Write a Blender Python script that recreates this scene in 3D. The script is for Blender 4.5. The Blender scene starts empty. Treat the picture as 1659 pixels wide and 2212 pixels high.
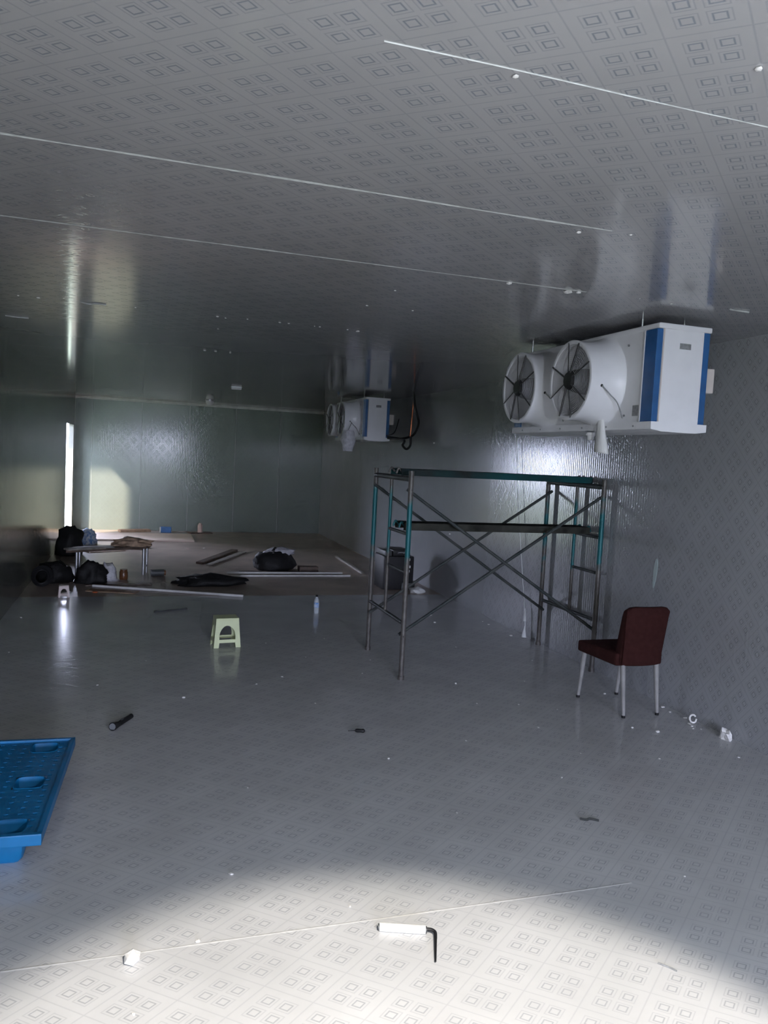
import bpy, bmesh, math, random
from mathutils import Vector, Matrix, noise
from mathutils.geometry import tessellate_polygon
sc = bpy.context.scene
col = sc.collection
PI = math.pi
# ------------------------------------------------------------------ room figures (metres; camera above the origin)
XL, XR, YF, YB, HR = -1.265, 3.918, -8.0, 16.926, 2.734
PW = 0.97                       # panel width
S0 = 2.70 - 3 * PW              # seam phase of floor and ceiling panels along Y
DOOR0, DOOR1, DOORH = 15.1, 16.6, 2.13

# ------------------------------------------------------------------ camera
cd = bpy.data.cameras.new('camera'); cam = bpy.data.objects.new('camera', cd); col.objects.link(cam)
yaw, pitch, roll = 0.3110, -0.0712, 0.0507
fw = Vector((math.sin(yaw)*math.cos(pitch), math.cos(yaw)*math.cos(pitch), math.sin(pitch)))
r0 = Vector((math.cos(yaw), -math.sin(yaw), 0)); u0 = r0.cross(fw)
rr = r0*math.cos(roll) + u0*math.sin(roll); uu = -r0*math.sin(roll) + u0*math.cos(roll)
M = Matrix((rr, uu, -fw)).transposed().to_4x4(); M.translation = Vector((0, 0, 1.8))
cam.matrix_world = M
cd.sensor_fit = 'VERTICAL'; cd.sensor_height = 36; cd.lens = 1660.06/2212*36
cd.clip_start = 0.02; cd.clip_end = 300
sc.camera = cam

# ------------------------------------------------------------------ world, sun, door portals, exposure
SKY = 50.0
w = bpy.data.worlds.new('sky'); sc.world = w; w.use_nodes = True
bg = w.node_tree.nodes['Background']
bg.inputs[0].default_value = (0.70, 0.755, 1.0, 1); bg.inputs[1].default_value = SKY
sd = bpy.data.lights.new('sun', 'SUN'); sd.energy = 14; sd.color = (1.0, 0.82, 0.64); sd.angle = math.radians(3.0)
so = bpy.data.objects.new('sun', sd); col.objects.link(so)
so.rotation_euler = Vector((1, 1.06, -1.07)).to_track_quat('-Z', 'Y').to_euler()
def portal(name, loc, nrm, sx, sy):
    l = bpy.data.lights.new(name, 'AREA'); l.shape = 'RECTANGLE'; l.size = sx; l.size_y = sy
    l.cycles.is_portal = True
    o = bpy.data.objects.new(name, l); col.objects.link(o); o.location = loc
    o.rotation_euler = Vector(nrm).to_track_quat('-Z', 'Z').to_euler()
portal('portal_far_door', (XL-0.09, (DOOR0+DOOR1)/2, DOORH/2), (1, 0, 0), DOOR1-DOOR0, DOORH)
FRONT_DOORS = [(-1.2, -0.3), (0.2, 2.2)]; FDH = 2.55
for a, b in FRONT_DOORS:
    portal('portal_entrance', ((a+b)/2, YF-0.09, FDH/2), (0, 1, 0), b-a, FDH)
vs = sc.view_settings
vs.view_transform = 'Standard'; vs.look = 'None'; vs.gamma = 1.0; vs.exposure = 0.0; vs.use_curve_mapping = False
cy = sc.cycles
cy.max_bounces = 6; cy.diffuse_bounces = 4; cy.glossy_bounces = 3; cy.transmission_bounces = 2; cy.transparent_max_bounces = 6
cy.use_adaptive_sampling = True; cy.adaptive_threshold = 0.075; cy.adaptive_min_samples = 16; cy.use_light_tree = False
cy.caustics_reflective = False; cy.caustics_refractive = False; cy.sample_clamp_indirect = 1.6; cy.sample_clamp_direct = 14.0; cy.denoising_input_passes = 'RGB_ALBEDO'
try:
    cy.use_denoising = True; cy.denoiser = 'OPENIMAGEDENOISE'
except Exception:
    pass

# ------------------------------------------------------------------ materials
MATS = {}
def nmath(nt, op, a, b=None, c=None):
    n = nt.nodes.new('ShaderNodeMath'); n.operation = op
    for i, v in enumerate((a, b, c)):
        if v is None: continue
        if isinstance(v, (int, float)): n.inputs[i].default_value = v
        else: nt.links.new(v, n.inputs[i])
    return n.outputs[0]
def newmat(name):
    m = bpy.data.materials.new(name); m.use_nodes = True; MATS[name] = m
    return m, m.node_tree, m.node_tree.nodes['Principled BSDF']
def mixcol(nt, fac, c1, c2):
    n = nt.nodes.new('ShaderNodeMix'); n.data_type = 'RGBA'
    if isinstance(fac, (int, float)): n.inputs[0].default_value = fac
    else: nt.links.new(fac, n.inputs[0])
    for s, c in ((6, c1), (7, c2)):
        if isinstance(c, tuple): n.inputs[s].default_value = (*c[:3], 1)
        else: nt.links.new(c, n.inputs[s])
    return n.outputs[2]
def simple(name, c, rough=0.5, metal=0.0, var=0.15, scale=8.0, bump=0.0, c2=None, trans=0.0, alpha=1.0, spec=0.5, lo=0.35, hi=0.65):
    m, nt, p = newmat(name)
    tc = nt.nodes.new('ShaderNodeTexCoord')
    nz = nt.nodes.new('ShaderNodeTexNoise'); nz.inputs['Scale'].default_value = scale; nz.inputs['Detail'].default_value = 4
    nt.links.new(tc.outputs['Object'], nz.inputs['Vector'])
    mr = nt.nodes.new('ShaderNodeMapRange'); mr.inputs[1].default_value = lo; mr.inputs[2].default_value = hi
    nt.links.new(nz.outputs['Fac'], mr.inputs[0])
    if c2 is None:
        c2 = tuple(min(1, v*(1+var)) for v in c); c = tuple(v*(1-var) for v in c)
    nt.links.new(mixcol(nt, mr.outputs[0], c, c2), p.inputs['Base Color'])
    p.inputs['Roughness'].default_value = rough; p.inputs['Metallic'].default_value = metal
    p.inputs['Transmission Weight'].default_value = trans; p.inputs['Alpha'].default_value = alpha
    p.inputs['Specular IOR Level'].default_value = spec
    if bump:
        b = nt.nodes.new('ShaderNodeBump'); b.inputs['Distance'].default_value = bump
        nt.links.new(nz.outputs['Fac'], b.inputs['Height']); nt.links.new(b.outputs[0], p.inputs['Normal'])
    return m
def panel_mat(name, base, groove, axes, pa, pb, rough, ribs=None, plain=False, groove_bump=0.00016, dust=0.1, spec=0.5, rib_amp=0.00015, off=(0.0, 0.0)):
    """painted embossed steel sheet: rhombus pattern in the plane of the two axes, optional fine vertical ribs"""
    m, nt, p = newmat(name)
    g = nt.nodes.new('ShaderNodeNewGeometry'); sx = nt.nodes.new('ShaderNodeSeparateXYZ')
    nt.links.new(g.outputs['Position'], sx.inputs[0])
    A, B = sx.outputs[axes[0]], sx.outputs[axes[1]]
    a = nmath(nt, 'DIVIDE', A, pa); b = nmath(nt, 'DIVIDE', B, pb)
    ts = []
    for op, of in (('ADD', off[0]), ('SUBTRACT', off[1])):
        s = nmath(nt, 'FRACT', nmath(nt, 'ADD', nmath(nt, op, a, b), of))
        ts.append(nmath(nt, 'ABSOLUTE', nmath(nt, 'SUBTRACT', s, 0.5)))
    qs = [nmath(nt, 'ABSOLUTE', nmath(nt, 'SUBTRACT', t, 0.185)) for t in ts]
    mx = nmath(nt, 'MAXIMUM', qs[0], qs[1]); tx = nmath(nt, 'MAXIMUM', ts[0], ts[1])
    def ring(v, at, wd):
        d = nmath(nt, 'ABSOLUTE', nmath(nt, 'SUBTRACT', v, at))
        mr = nt.nodes.new('ShaderNodeMapRange'); mr.interpolation_type = 'SMOOTHSTEP'
        mr.inputs[1].default_value = 0; mr.inputs[2].default_value = wd; mr.inputs[3].default_value = 1; mr.inputs[4].default_value = 0
        nt.links.new(d, mr.inputs[0]); return mr.outputs[0]
    inner = ring(mx, 0.078, 0.022); outer = ring(mx, 0.138, 0.018); cell = ring(tx, 0.5, 0.022)
    mask = nmath(nt, 'ADD', inner, nmath(nt, 'ADD', nmath(nt, 'MULTIPLY', outer, 0.45), nmath(nt, 'MULTIPLY', cell, 0.4)))
    mask = nmath(nt, 'MINIMUM', mask, 1.0)
    if plain: mask = nmath(nt, 'ADD', 0.13, 0.0)
    nz = nt.nodes.new('ShaderNodeTexNoise'); nz.inputs['Scale'].default_value = 2.2; nz.inputs['Detail'].default_value = 5
    nt.links.new(g.outputs['Position'], nz.inputs['Vector'])
    mr = nt.nodes.new('ShaderNodeMapRange'); mr.inputs[1].default_value = 0.35; mr.inputs[2].default_value = 0.7
    nt.links.new(nz.outputs['Fac'], mr.inputs[0])
    c0 = mixcol(nt, mr.outputs[0], tuple(v*(1+dust*0.4) for v in base), tuple(v*(1-dust) for v in base))
    nt.links.new(mixcol(nt, mask, c0, groove), p.inputs['Base Color'])
    p.inputs['Roughness'].default_value = rough; p.inputs['Specular IOR Level'].default_value = spec
    h = nmath(nt, 'MULTIPLY', mask, -groove_bump)
    if ribs is not None:
        sn = nmath(nt, 'SINE', nmath(nt, 'MULTIPLY', sx.outputs[ribs], 2*PI/0.033))
        h = nmath(nt, 'ADD', h, nmath(nt, 'MULTIPLY', sn, rib_amp))
    bp = nt.nodes.new('ShaderNodeBump'); bp.inputs['Distance'].default_value = 1.0
    nt.links.new(h, bp.inputs['Height']); nt.links.new(bp.outputs[0], p.inputs['Normal'])
    return m
M_FLOOR = panel_mat('embossed_floor_sheet', (0.60, 0.605, 0.615), (0.40, 0.41, 0.43), (0, 1), 0.285, 0.230, 0.15, dust=0.10, off=(0.753, 0.083))
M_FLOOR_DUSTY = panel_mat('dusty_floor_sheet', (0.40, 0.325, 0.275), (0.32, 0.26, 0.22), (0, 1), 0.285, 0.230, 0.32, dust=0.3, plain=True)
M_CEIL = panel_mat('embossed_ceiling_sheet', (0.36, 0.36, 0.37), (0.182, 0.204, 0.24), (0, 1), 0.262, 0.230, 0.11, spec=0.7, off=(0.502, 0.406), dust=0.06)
M_WALL_X = panel_mat('embossed_side_wall_sheet', (0.36, 0.37, 0.385), (0.215, 0.225, 0.235), (1, 2), 0.235, 0.27, 0.16, ribs=1, dust=0.06, spec=0.9)
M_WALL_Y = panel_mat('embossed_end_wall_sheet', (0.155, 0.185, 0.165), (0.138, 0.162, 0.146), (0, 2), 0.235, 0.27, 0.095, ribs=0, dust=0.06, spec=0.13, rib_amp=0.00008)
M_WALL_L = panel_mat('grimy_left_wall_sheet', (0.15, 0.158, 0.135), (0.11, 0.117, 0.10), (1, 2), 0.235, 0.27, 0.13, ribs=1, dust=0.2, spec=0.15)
M_FLOOR_FAR = panel_mat('far_floor_sheet', (0.60, 0.605, 0.615), (0.40, 0.41, 0.43), (0, 1), 0.285, 0.230, 0.15, dust=0.10, plain=True)
M_CEIL_FAR = panel_mat('far_ceiling_sheet', (0.36, 0.36, 0.37), (0.182, 0.204, 0.24), (0, 1), 0.262, 0.230, 0.11, spec=0.7, dust=0.06, plain=True)
M_WALL_FAR = panel_mat('far_side_wall_sheet', (0.34, 0.35, 0.36), (0.215, 0.225, 0.235), (1, 2), 0.235, 0.27, 0.16, ribs=1, dust=0.06, spec=0.9, plain=True)
M_CORE = simple('panel_core_foam', (0.55, 0.55, 0.53), 0.9)
M_SEAL = simple('white_sealant', (0.50, 0.52, 0.51), 0.45, var=0.2, scale=25)
M_SKYBLOCK = simple('sky_block_render', (0.42, 0.365, 0.30), 0.9)
M_BEADB = simple('grey_seam_strip', (0.26, 0.28, 0.27), 0.5)
M_SEALF = simple('trodden_sealant', (0.56, 0.56, 0.55), 0.6, var=0.1, scale=25)
M_COVE = simple('white_cove_strip', (0.5, 0.52, 0.5), 0.3)
M_GROUND = simple('yard_ground', (0.20, 0.30, 0.17), 0.9, scale=0.6, c2=(0.34, 0.38, 0.28))
M_WHITE = simple('white_cooler_paint', (0.86, 0.87, 0.89), 0.3, var=0.02)
M_BLUE = simple('blue_strip_paint', (0.018, 0.085, 0.24), 0.4, var=0.1)
M_GREYLAB = simple('grey_plate', (0.22, 0.23, 0.24), 0.5, var=0.2, scale=60)
M_BLACK = simple('black_plastic', (0.010, 0.010, 0.011), 0.55, spec=0.3)
M_BLKWIRE = simple('dark_wire', (0.03, 0.03, 0.033), 0.4)
M_GRILLE = simple('pale_grille_wire', (0.66, 0.67, 0.70), 0.4)
M_COIL = simple('grey_coil_fins', (0.62, 0.63, 0.65), 0.6)
M_BEIGE = simple('beige_plastic', (0.66, 0.60, 0.56), 0.5, var=0.04)
M_STEEL = simple('dull_steel', (0.45, 0.46, 0.47), 0.35, metal=0.8)
M_COPPER = simple('copper_pipe', (0.55, 0.17, 0.08), 0.35, metal=0.7)
M_FOAM = simple('white_foam', (0.86, 0.85, 0.83), 0.8, bump=0.004, scale=60)
M_STRING = simple('white_string', (0.75, 0.77, 0.77), 0.6)
M_FABRIC = simple('dark_brown_upholstery', (0.034, 0.0115, 0.0105), 0.9, var=0.1, scale=30, spec=0.08)
M_LEG = simple('pale_leg', (0.25, 0.245, 0.24), 0.55)
M_PALLET = simple('blue_pallet_plastic', (0.004, 0.15, 0.36), 0.45, var=0.15, scale=5)
M_STOOL = simple('pale_lime_plastic', (0.62, 0.68, 0.40), 0.4, var=0.05)
M_PINK = simple('pale_pink_plastic', (0.62, 0.52, 0.48), 0.5, var=0.08)
M_CARD = simple('brown_cardboard', (0.30, 0.20, 0.13), 0.8, var=0.25, scale=12)
M_KRAFT = simple('crumpled_kraft_paper', (0.34, 0.24, 0.16), 0.8, var=0.3, scale=14, bump=0.01)
M_DWOOD = simple('dark_wet_timber', (0.075, 0.05, 0.035), 0.55, var=0.4, scale=9)
M_WOOD = simple('grey_weathered_timber', (0.22, 0.20, 0.17), 0.7, var=0.25, scale=12)
M_BAG = simple('black_bin_liner', (0.010, 0.010, 0.010), 0.6, spec=0.25, bump=0.02, scale=9)
M_PVC = simple('white_pvc', (0.66, 0.66, 0.64), 0.4, var=0.1)
M_BLUEBOX = simple('blue_carton', (0.035, 0.11, 0.26), 0.6)
M_BLUEBAG = simple('blue_white_woven_sack', (0.05, 0.22, 0.55), 0.6, c2=(0.7, 0.75, 0.8), scale=22)
M_BROWNJAR = simple('brown_jar', (0.12, 0.05, 0.02), 0.35)
M_ORANGE = simple('orange_plastic', (0.45, 0.10, 0.03), 0.5)
M_RUSTWHITE = simple('pink_tin', (0.58, 0.42, 0.36), 0.4)
M_LAMP = simple('milky_lamp_cover', (0.75, 0.76, 0.74), 0.35, var=0.03)
M_GREYPL = simple('dark_grey_plastic', (0.055, 0.06, 0.06), 0.5)
M_TAPE = simple('pale_green_tape', (0.42, 0.50, 0.50), 0.35, var=0.1)
M_ROLLER = simple('white_roller_nap', (0.88, 0.87, 0.84), 0.9, var=0.03, bump=0.003, scale=90)
M_GLASS = simple('clear_lens', (0.16, 0.17, 0.18), 0.1, var=0.02)
M_FILM = simple('clear_plastic_film', (0.80, 0.80, 0.86), 0.18, alpha=0.6, bump=0.03, scale=22)
M_PET = simple('clear_bottle_plastic', (0.75, 0.82, 0.86), 0.08, alpha=0.45)
M_RED = simple('orange_torch_ring', (0.5, 0.16, 0.04), 0.5)
def scaffold_mat():
    m, nt, p = newmat('worn_teal_scaffold_paint')
    g = nt.nodes.new('ShaderNodeNewGeometry'); sx = nt.nodes.new('ShaderNodeSeparateXYZ'); nt.links.new(g.outputs['Position'], sx.inputs[0])
    nz = nt.nodes.new('ShaderNodeTexNoise'); nz.inputs['Scale'].default_value = 7; nz.inputs['Detail'].default_value = 6
    nt.links.new(g.outputs['Position'], nz.inputs['Vector'])
    # teal paint survives between 0.9 m and 1.5 m, the rest is worn to cement-splashed steel
    hgt = nmath(nt, 'SUBTRACT', 1.0, nmath(nt, 'MULTIPLY', nmath(nt, 'ABSOLUTE', nmath(nt, 'SUBTRACT', sx.outputs[2], 1.22)), 2.4))
    f = nmath(nt, 'ADD', hgt, nmath(nt, 'MULTIPLY', nmath(nt, 'SUBTRACT', nz.outputs['Fac'], 0.5), 2.2))
    mr = nt.nodes.new('ShaderNodeMapRange'); mr.inputs[1].default_value = 0.25; mr.inputs[2].default_value = 0.6; nt.links.new(f, mr.inputs[0])
    n2 = nt.nodes.new('ShaderNodeTexNoise'); n2.inputs['Scale'].default_value = 22; nt.links.new(g.outputs['Position'], n2.inputs['Vector'])
    worn = mixcol(nt, n2.outputs['Fac'], (0.04, 0.036, 0.034), (0.16, 0.148, 0.138))
    nt.links.new(mixcol(nt, mr.outputs[0], worn, (0.008, 0.105, 0.12)), p.inputs['Base Color'])
    p.inputs['Roughness'].default_value = 0.5; p.inputs['Metallic'].default_value = 0.25
    return m
M_SCAF = scaffold_mat()
M_SCAFTOP = simple('dark_teal_board_paint', (0.014, 0.014, 0.014), 0.7, spec=0.15, c2=(0.006, 0.05, 0.055), scale=2.0)
M_BRACE = simple('dark_brace_steel', (0.022, 0.03, 0.032), 0.6, c2=(0.06, 0.065, 0.062), scale=5, spec=0.3)
M_PLANK = simple('grubby_plank', (0.016, 0.016, 0.014), 0.8, c2=(0.045, 0.045, 0.038), scale=6, spec=0.1)

# ------------------------------------------------------------------ mesh helpers
def bm_box(bm, lo, hi, bev=0.0):
    r = bmesh.ops.create_cube(bm, size=1)
    vs_ = r['verts']
    s = [hi[i]-lo[i] for i in range(3)]; c = [(hi[i]+lo[i])/2 for i in range(3)]
    bmesh.ops.scale(bm, vec=s, verts=vs_); bmesh.ops.translate(bm, vec=c, verts=vs_)
    if bev:
        es = list({e for v in vs_ for e in v.link_edges})
        bmesh.ops.bevel(bm, geom=es, offset=bev, segments=2, profile=0.6, affect='EDGES')
    return bm
def bm_cyl(bm, a, b, r1, r2=None, n=12, cap=True):
    a, b = Vector(a), Vector(b); r2 = r1 if r2 is None else r2
    d = b-a; q = d.to_track_quat('Z', 'Y')
    ra = []; rb = []
    for i in range(n):
        t = 2*PI*i/n; o = Vector((math.cos(t), math.sin(t), 0))
        ra.append(bm.verts.new(a + q @ (o*r1))); rb.append(bm.verts.new(b + q @ (o*r2)))
    for i in range(n):
        j = (i+1) % n; bm.faces.new((ra[i], ra[j], rb[j], rb[i]))
    if cap:
        bm.faces.new(ra[::-1]); bm.faces.new(rb)
    return bm
def bm_tube(bm, pts, r, n=8, sub=6):
    P = [Vector(p) for p in pts]
    if len(P) > 2 and sub > 1:
        Q = []
        for i in range(len(P)-1):
            p0 = P[max(i-1, 0)]; p1 = P[i]; p2 = P[i+1]; p3 = P[min(i+2, len(P)-1)]
            for k in range(sub):
                t = k/sub
                Q.append(0.5*((2*p1)+(p2-p0)*t+(2*p0-5*p1+4*p2-p3)*t*t+(3*p1-p0-3*p2+p3)*t**3))
        Q.append(P[-1]); P = Q
    rings = []
    up = Vector((0.13, 0.21, 1)).normalized()
    for i, p in enumerate(P):
        d = (P[min(i+1, len(P)-1)]-P[max(i-1, 0)]).normalized()
        x = up.cross(d)
        if x.length < 0.05: x = Vector((1, 0, 0)).cross(d)
        x.normalize(); y = d.cross(x); up = y if y.dot(up) > 0 else up
        rings.append([bm.verts.new(p + (x*math.cos(2*PI*k/n)+y*math.sin(2*PI*k/n))*r) for k in range(n)])
    for a, b in zip(rings, rings[1:]):
        for k in range(n):
            bm.faces.new((a[k], a[(k+1) % n], b[(k+1) % n], b[k]))
    bm.faces.new(rings[0][::-1]); bm.faces.new(rings[-1])
    return bm
def bm_lathe(bm, prof, c=(0, 0, 0), axis='Z', n=32, closed=False):
    """prof: (radius, height) pairs swept round the axis"""
    c = Vector(c); rings = []
    for r, h in prof:
        ring = []
        for i in range(n):
            t = 2*PI*i/n; x, y = r*math.cos(t), r*math.sin(t)
            v = {'Z': Vector((x, y, h)), 'X': Vector((h, x, y)), 'Y': Vector((x, h, y))}[axis]
            ring.append(bm.verts.new(c+v))
        rings.append(ring)
    pr = list(zip(rings, rings[1:])) + ([(rings[-1], rings[0])] if closed else [])
    for a, b in pr:
        for i in range(n):
            j = (i+1) % n; bm.faces.new((a[i], a[j], b[j], b[i]))
    if not closed:
        if prof[0][0] > 1e-6: bm.faces.new(rings[0][::-1])
        if prof[-1][0] > 1e-6: bm.faces.new(rings[-1])
    return bm
def bm_prism(bm, outer, holes, fn, d):
    """flat outline with holes, thickened by d; fn maps (u, v, w) to a point"""
    loops = [outer] + holes
    tris = tessellate_polygon([[Vector((p[0], p[1], 0)) for p in l] for l in loops])
    flat = [p for l in loops for p in l]
    f = [bm.verts.new(fn(p[0], p[1], 0)) for p in flat]; k = [bm.verts.new(fn(p[0], p[1], d)) for p in flat]
    for t in tris:
        try:
            bm.faces.new([f[i] for i in t]); bm.faces.new([k[i] for i in reversed(t)])
        except ValueError: pass
    o = 0
    for l in loops:
        n = len(l)
        for i in range(n):
            j = (i+1) % n; bm.faces.new((f[o+i], f[o+j], k[o+j], k[o+i]))
        o += n
    return bm
def obj(name, bm, m, parent=None, smooth=False, loc=None):
    bmesh.ops.recalc_face_normals(bm, faces=bm.faces)
    me = bpy.data.meshes.new(name); bm.to_mesh(me); bm.free()
    if smooth:
        for p in me.polygons: p.use_smooth = True
        if smooth != 'all':
            try: me.set_sharp_from_angle(angle=math.radians(40))
            except Exception: pass
    me.materials.append(m)
    o = bpy.data.objects.new(name, me); col.objects.link(o)
    if parent is not None: o.parent = parent
    if loc is not None: o.location = loc
    return o
def B(): return bmesh.new()
def box(name, lo, hi, m, parent=None, bev=0.0):
    """a box whose object sits at its own base centre"""
    c = Vector(((lo[0]+hi[0])/2, (lo[1]+hi[1])/2, lo[2]))
    bm = bm_box(B(), [lo[i]-c[i] for i in range(3)], [hi[i]-c[i] for i in range(3)], bev)
    return obj(name, bm, m, parent, loc=c)
def cyl(name, a, b, r, m, parent=None, r2=None, n=12):
    return obj(name, bm_cyl(B(), a, b, r, r2, n), m, parent, smooth=True)
def tube(name, pts, r, m, parent=None, n=8, sub=6):
    return obj(name, bm_tube(B(), pts, r, n, sub), m, parent, smooth=True)
def tag(o, label, cat, group=None, kind=None):
    o['label'] = label; o['category'] = cat
    if group: o['group'] = group
    if kind: o['kind'] = kind
    return o
def thing(name, label, cat, loc=(0, 0, 0), rz=0.0, group=None):
    o = bpy.data.objects.new(name, None); col.objects.link(o); o.location = loc; o.rotation_euler = (0, 0, rz)
    o.empty_display_size = 0.1
    return tag(o, label, cat, group)
def structure(o, label=None):
    o['kind'] = 'structure'
    if label: o['label'] = label
    return o
def copy_tree(o, parent=None):
    c = o.copy(); col.objects.link(c); c.parent = parent
    if parent is not None: c.matrix_parent_inverse = o.matrix_parent_inverse.copy()
    for ch in o.children: copy_tree(ch, c)
    return c
def blob(name, c, r, m, seed=0, amp=0.25, fr=2.5, sub=3, flat=0.0, parent=None, smooth='all', jag=0.0):
    """a lumpy heap standing on z = c[2]; r = half sizes (x, y) and full height"""
    bm = B(); bmesh.ops.create_icosphere(bm, subdivisions=sub, radius=1)
    off = Vector((seed*3.7, seed*1.9, seed*5.1))
    for v in bm.verts:
        n = v.co.normalized()
        k = 1+amp*noise.noise(n*fr+off)+jag*abs(noise.noise(n*fr*3+off))
        p = n*k
        z = max(p.z, -0.35)+0.35
        v.co = Vector((p.x*r[0], p.y*r[1], z/1.35*r[2]))
    mn = min(v.co.z for v in bm.verts)
    for v in bm.verts: v.co.z -= mn
    return obj(name, bm, m, parent, smooth=smooth, loc=c)

# ------------------------------------------------------------------ the room shell
WT = 0.08
def seams(y0, y1, phase):
    k = math.ceil((y0-phase)/PW+1e-6); out = [y0]
    while phase+k*PW < y1-1e-6:
        out.append(phase+k*PW); k += 1
    return out+[y1]
ys = seams(YF, YB, S0)
G = 0.001
floor = structure(box('floor', (XL-WT, YF-WT, -0.14), (XR+WT, YB+WT, -0.05), M_CORE), 'grey embossed panel floor')
ceiling = structure(box('ceiling', (XL-WT, YF-WT, HR+0.05), (XR+WT, YB+WT, HR+0.14), M_CORE), 'white embossed panel ceiling')
def child_box(name, lo, hi, m, par, bev=0.0):
    o = box(name, lo, hi, m, None, bev); o.parent = par; o.matrix_parent_inverse = Matrix.Translation(-par.location)
    return o
for a, b in zip(ys, ys[1:]):
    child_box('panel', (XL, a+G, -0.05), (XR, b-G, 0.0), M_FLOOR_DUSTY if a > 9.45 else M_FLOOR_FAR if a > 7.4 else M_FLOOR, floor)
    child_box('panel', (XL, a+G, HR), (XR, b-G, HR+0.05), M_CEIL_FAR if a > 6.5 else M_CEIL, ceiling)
rs = random.Random(5)
def bead(par, y, z, x0, x1, wd, h, m=M_SEAL, seed=0):
    """an uneven line of sealant along a seam"""
    bm = B(); n = 40; rows = []
    for i in range(n+1):
        t = i/n; x = x0+(x1-x0)*t
        k = 0.6+0.8*abs(noise.noise(Vector((x*3.1, y, seed))))
        w_, h_ = wd*k, h*k
        dy = 0.004*noise.noise(Vector((x*1.7, y*2, seed+4)))
        rows.append([bm.verts.new((x, y+dy-w_, z)), bm.verts.new((x, y+dy, z+h_)), bm.verts.new((x, y+dy+w_, z))])
    for p, q in zip(rows, rows[1:]):
        bm.faces.new((p[0], p[1], q[1], q[0])); bm.faces.new((p[1], p[2], q[2], q[1]))
    o = obj('sealant_bead', bm, m); o.parent = par; o.matrix_parent_inverse = Matrix.Translation(-par.location)
for y, wd, x0, x1 in ((S0+2*PW, 0.0015, 0.5, 1.6), (S0+3*PW, 0.009, XL, 1.75), (S0+4*PW, 0.010, XL, 2.25)):
    bead(ceiling, y, HR, x0, x1, wd, -0.003, seed=1)
bead(floor, S0+3*PW+0.03, 0.0, XL, 2.1, 0.007, 0.0015, M_SEALF, seed=2)

wall_right = structure(box('wall_right', (XR+0.05, YF-WT, -0.05), (XR+0.13, YB+WT, HR+0.05), M_CORE), 'bluish white panel wall on the right')
for a, b in zip(*(lambda s: (s, s[1:]))(seams(YF, YB, YB-20*PW))):
    child_box('panel', (XR, a+0.0015, 0.0), (XR+0.05, b-0.0015, HR), M_WALL_FAR if a > 8.1 else M_WALL_X, wall_right)
wall_back = structure(box('wall_back', (XL-WT, YB+0.05, -0.05), (XR+WT, YB+0.13, HR+0.05), M_CORE), 'pale green-grey panel wall at the far end')
xs = seams(XL, XR, XR-6*PW)
for a, b in zip(xs, xs[1:]):
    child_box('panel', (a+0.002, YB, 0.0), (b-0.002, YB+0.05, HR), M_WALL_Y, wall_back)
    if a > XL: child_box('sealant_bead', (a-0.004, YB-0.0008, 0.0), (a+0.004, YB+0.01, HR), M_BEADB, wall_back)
# left wall: panels up to the doorway, a lintel panel above it, a narrow panel beyond it
wall_left = structure(box('wall_left', (XL-WT-0.02, YF-WT, HR-0.02), (XL-0.002, YB+WT, HR+0.05), M_CORE), 'shiny white panel wall on the left')
ls = seams(YF, DOOR0, DOOR0-20*PW)
for a, b in zip(ls, ls[1:]):
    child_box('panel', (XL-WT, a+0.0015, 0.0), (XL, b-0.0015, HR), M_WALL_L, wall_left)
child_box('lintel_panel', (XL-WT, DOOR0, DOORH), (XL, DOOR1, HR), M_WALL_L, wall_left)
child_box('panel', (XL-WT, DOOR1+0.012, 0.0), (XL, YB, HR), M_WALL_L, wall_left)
child_box('door_jamb', (XL-WT-0.004, DOOR1, 0.0), (XL+0.004, DOOR1+0.012, DOORH), M_LAMP, wall_left)
# end wall behind the camera with two door openings
wall_front = structure(box('wall_front', (XL-WT, YF-WT-0.02, HR-0.02), (XR+WT, YF-0.002, HR+0.05), M_CORE), 'panel wall with the entrance openings')
e = [XL]+[v for d in FRONT_DOORS for v in d]+[XR]
for a, b in zip(e[0::2], e[1::2]):
    child_box('panel', (a, YF-WT, 0.0), (b, YF, HR), M_WALL_Y, wall_front)
for a, b in FRONT_DOORS:
    child_box('lintel_panel', (a, YF-WT, FDH), (b, YF, HR), M_WALL_Y, wall_front)
# cove along the top of the far wall and beside it on the left wall
def cove(name, p0, p1, nin):
    """quarter round between wall and ceiling; nin points into the room"""
    bm = B(); R_ = 0.05; rows = []
    for p in (p0, p1):
        row = []
        for i in range(7):
            t = PI/2*i/6
            o = Vector(nin)*(R_*(1-math.sin(t))) + Vector((0, 0, -R_*(1-math.cos(t))))
            row.append(bm.verts.new(Vector(p)+o))
        row.append(bm.verts.new(Vector(p)))
        rows.append(row)
    n = len(rows[0])
    for i in range(n):
        j = (i+1) % n; bm.faces.new((rows[0][i], rows[0][j], rows[1][j], rows[1][i]))
    bm.faces.new(rows[0]); bm.faces.new(rows[1][::-1])
    return structure(obj(name, bm, M_COVE, smooth=True), 'white cove strip under the ceiling')
cove('trim_1', (XL, YB, HR), (XR, YB, HR), (0, -1, 0))
cove('trim_2', (XR, YF, HR), (XR, YB-0.05, HR), (-1, 0, 0)) if False else None
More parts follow.
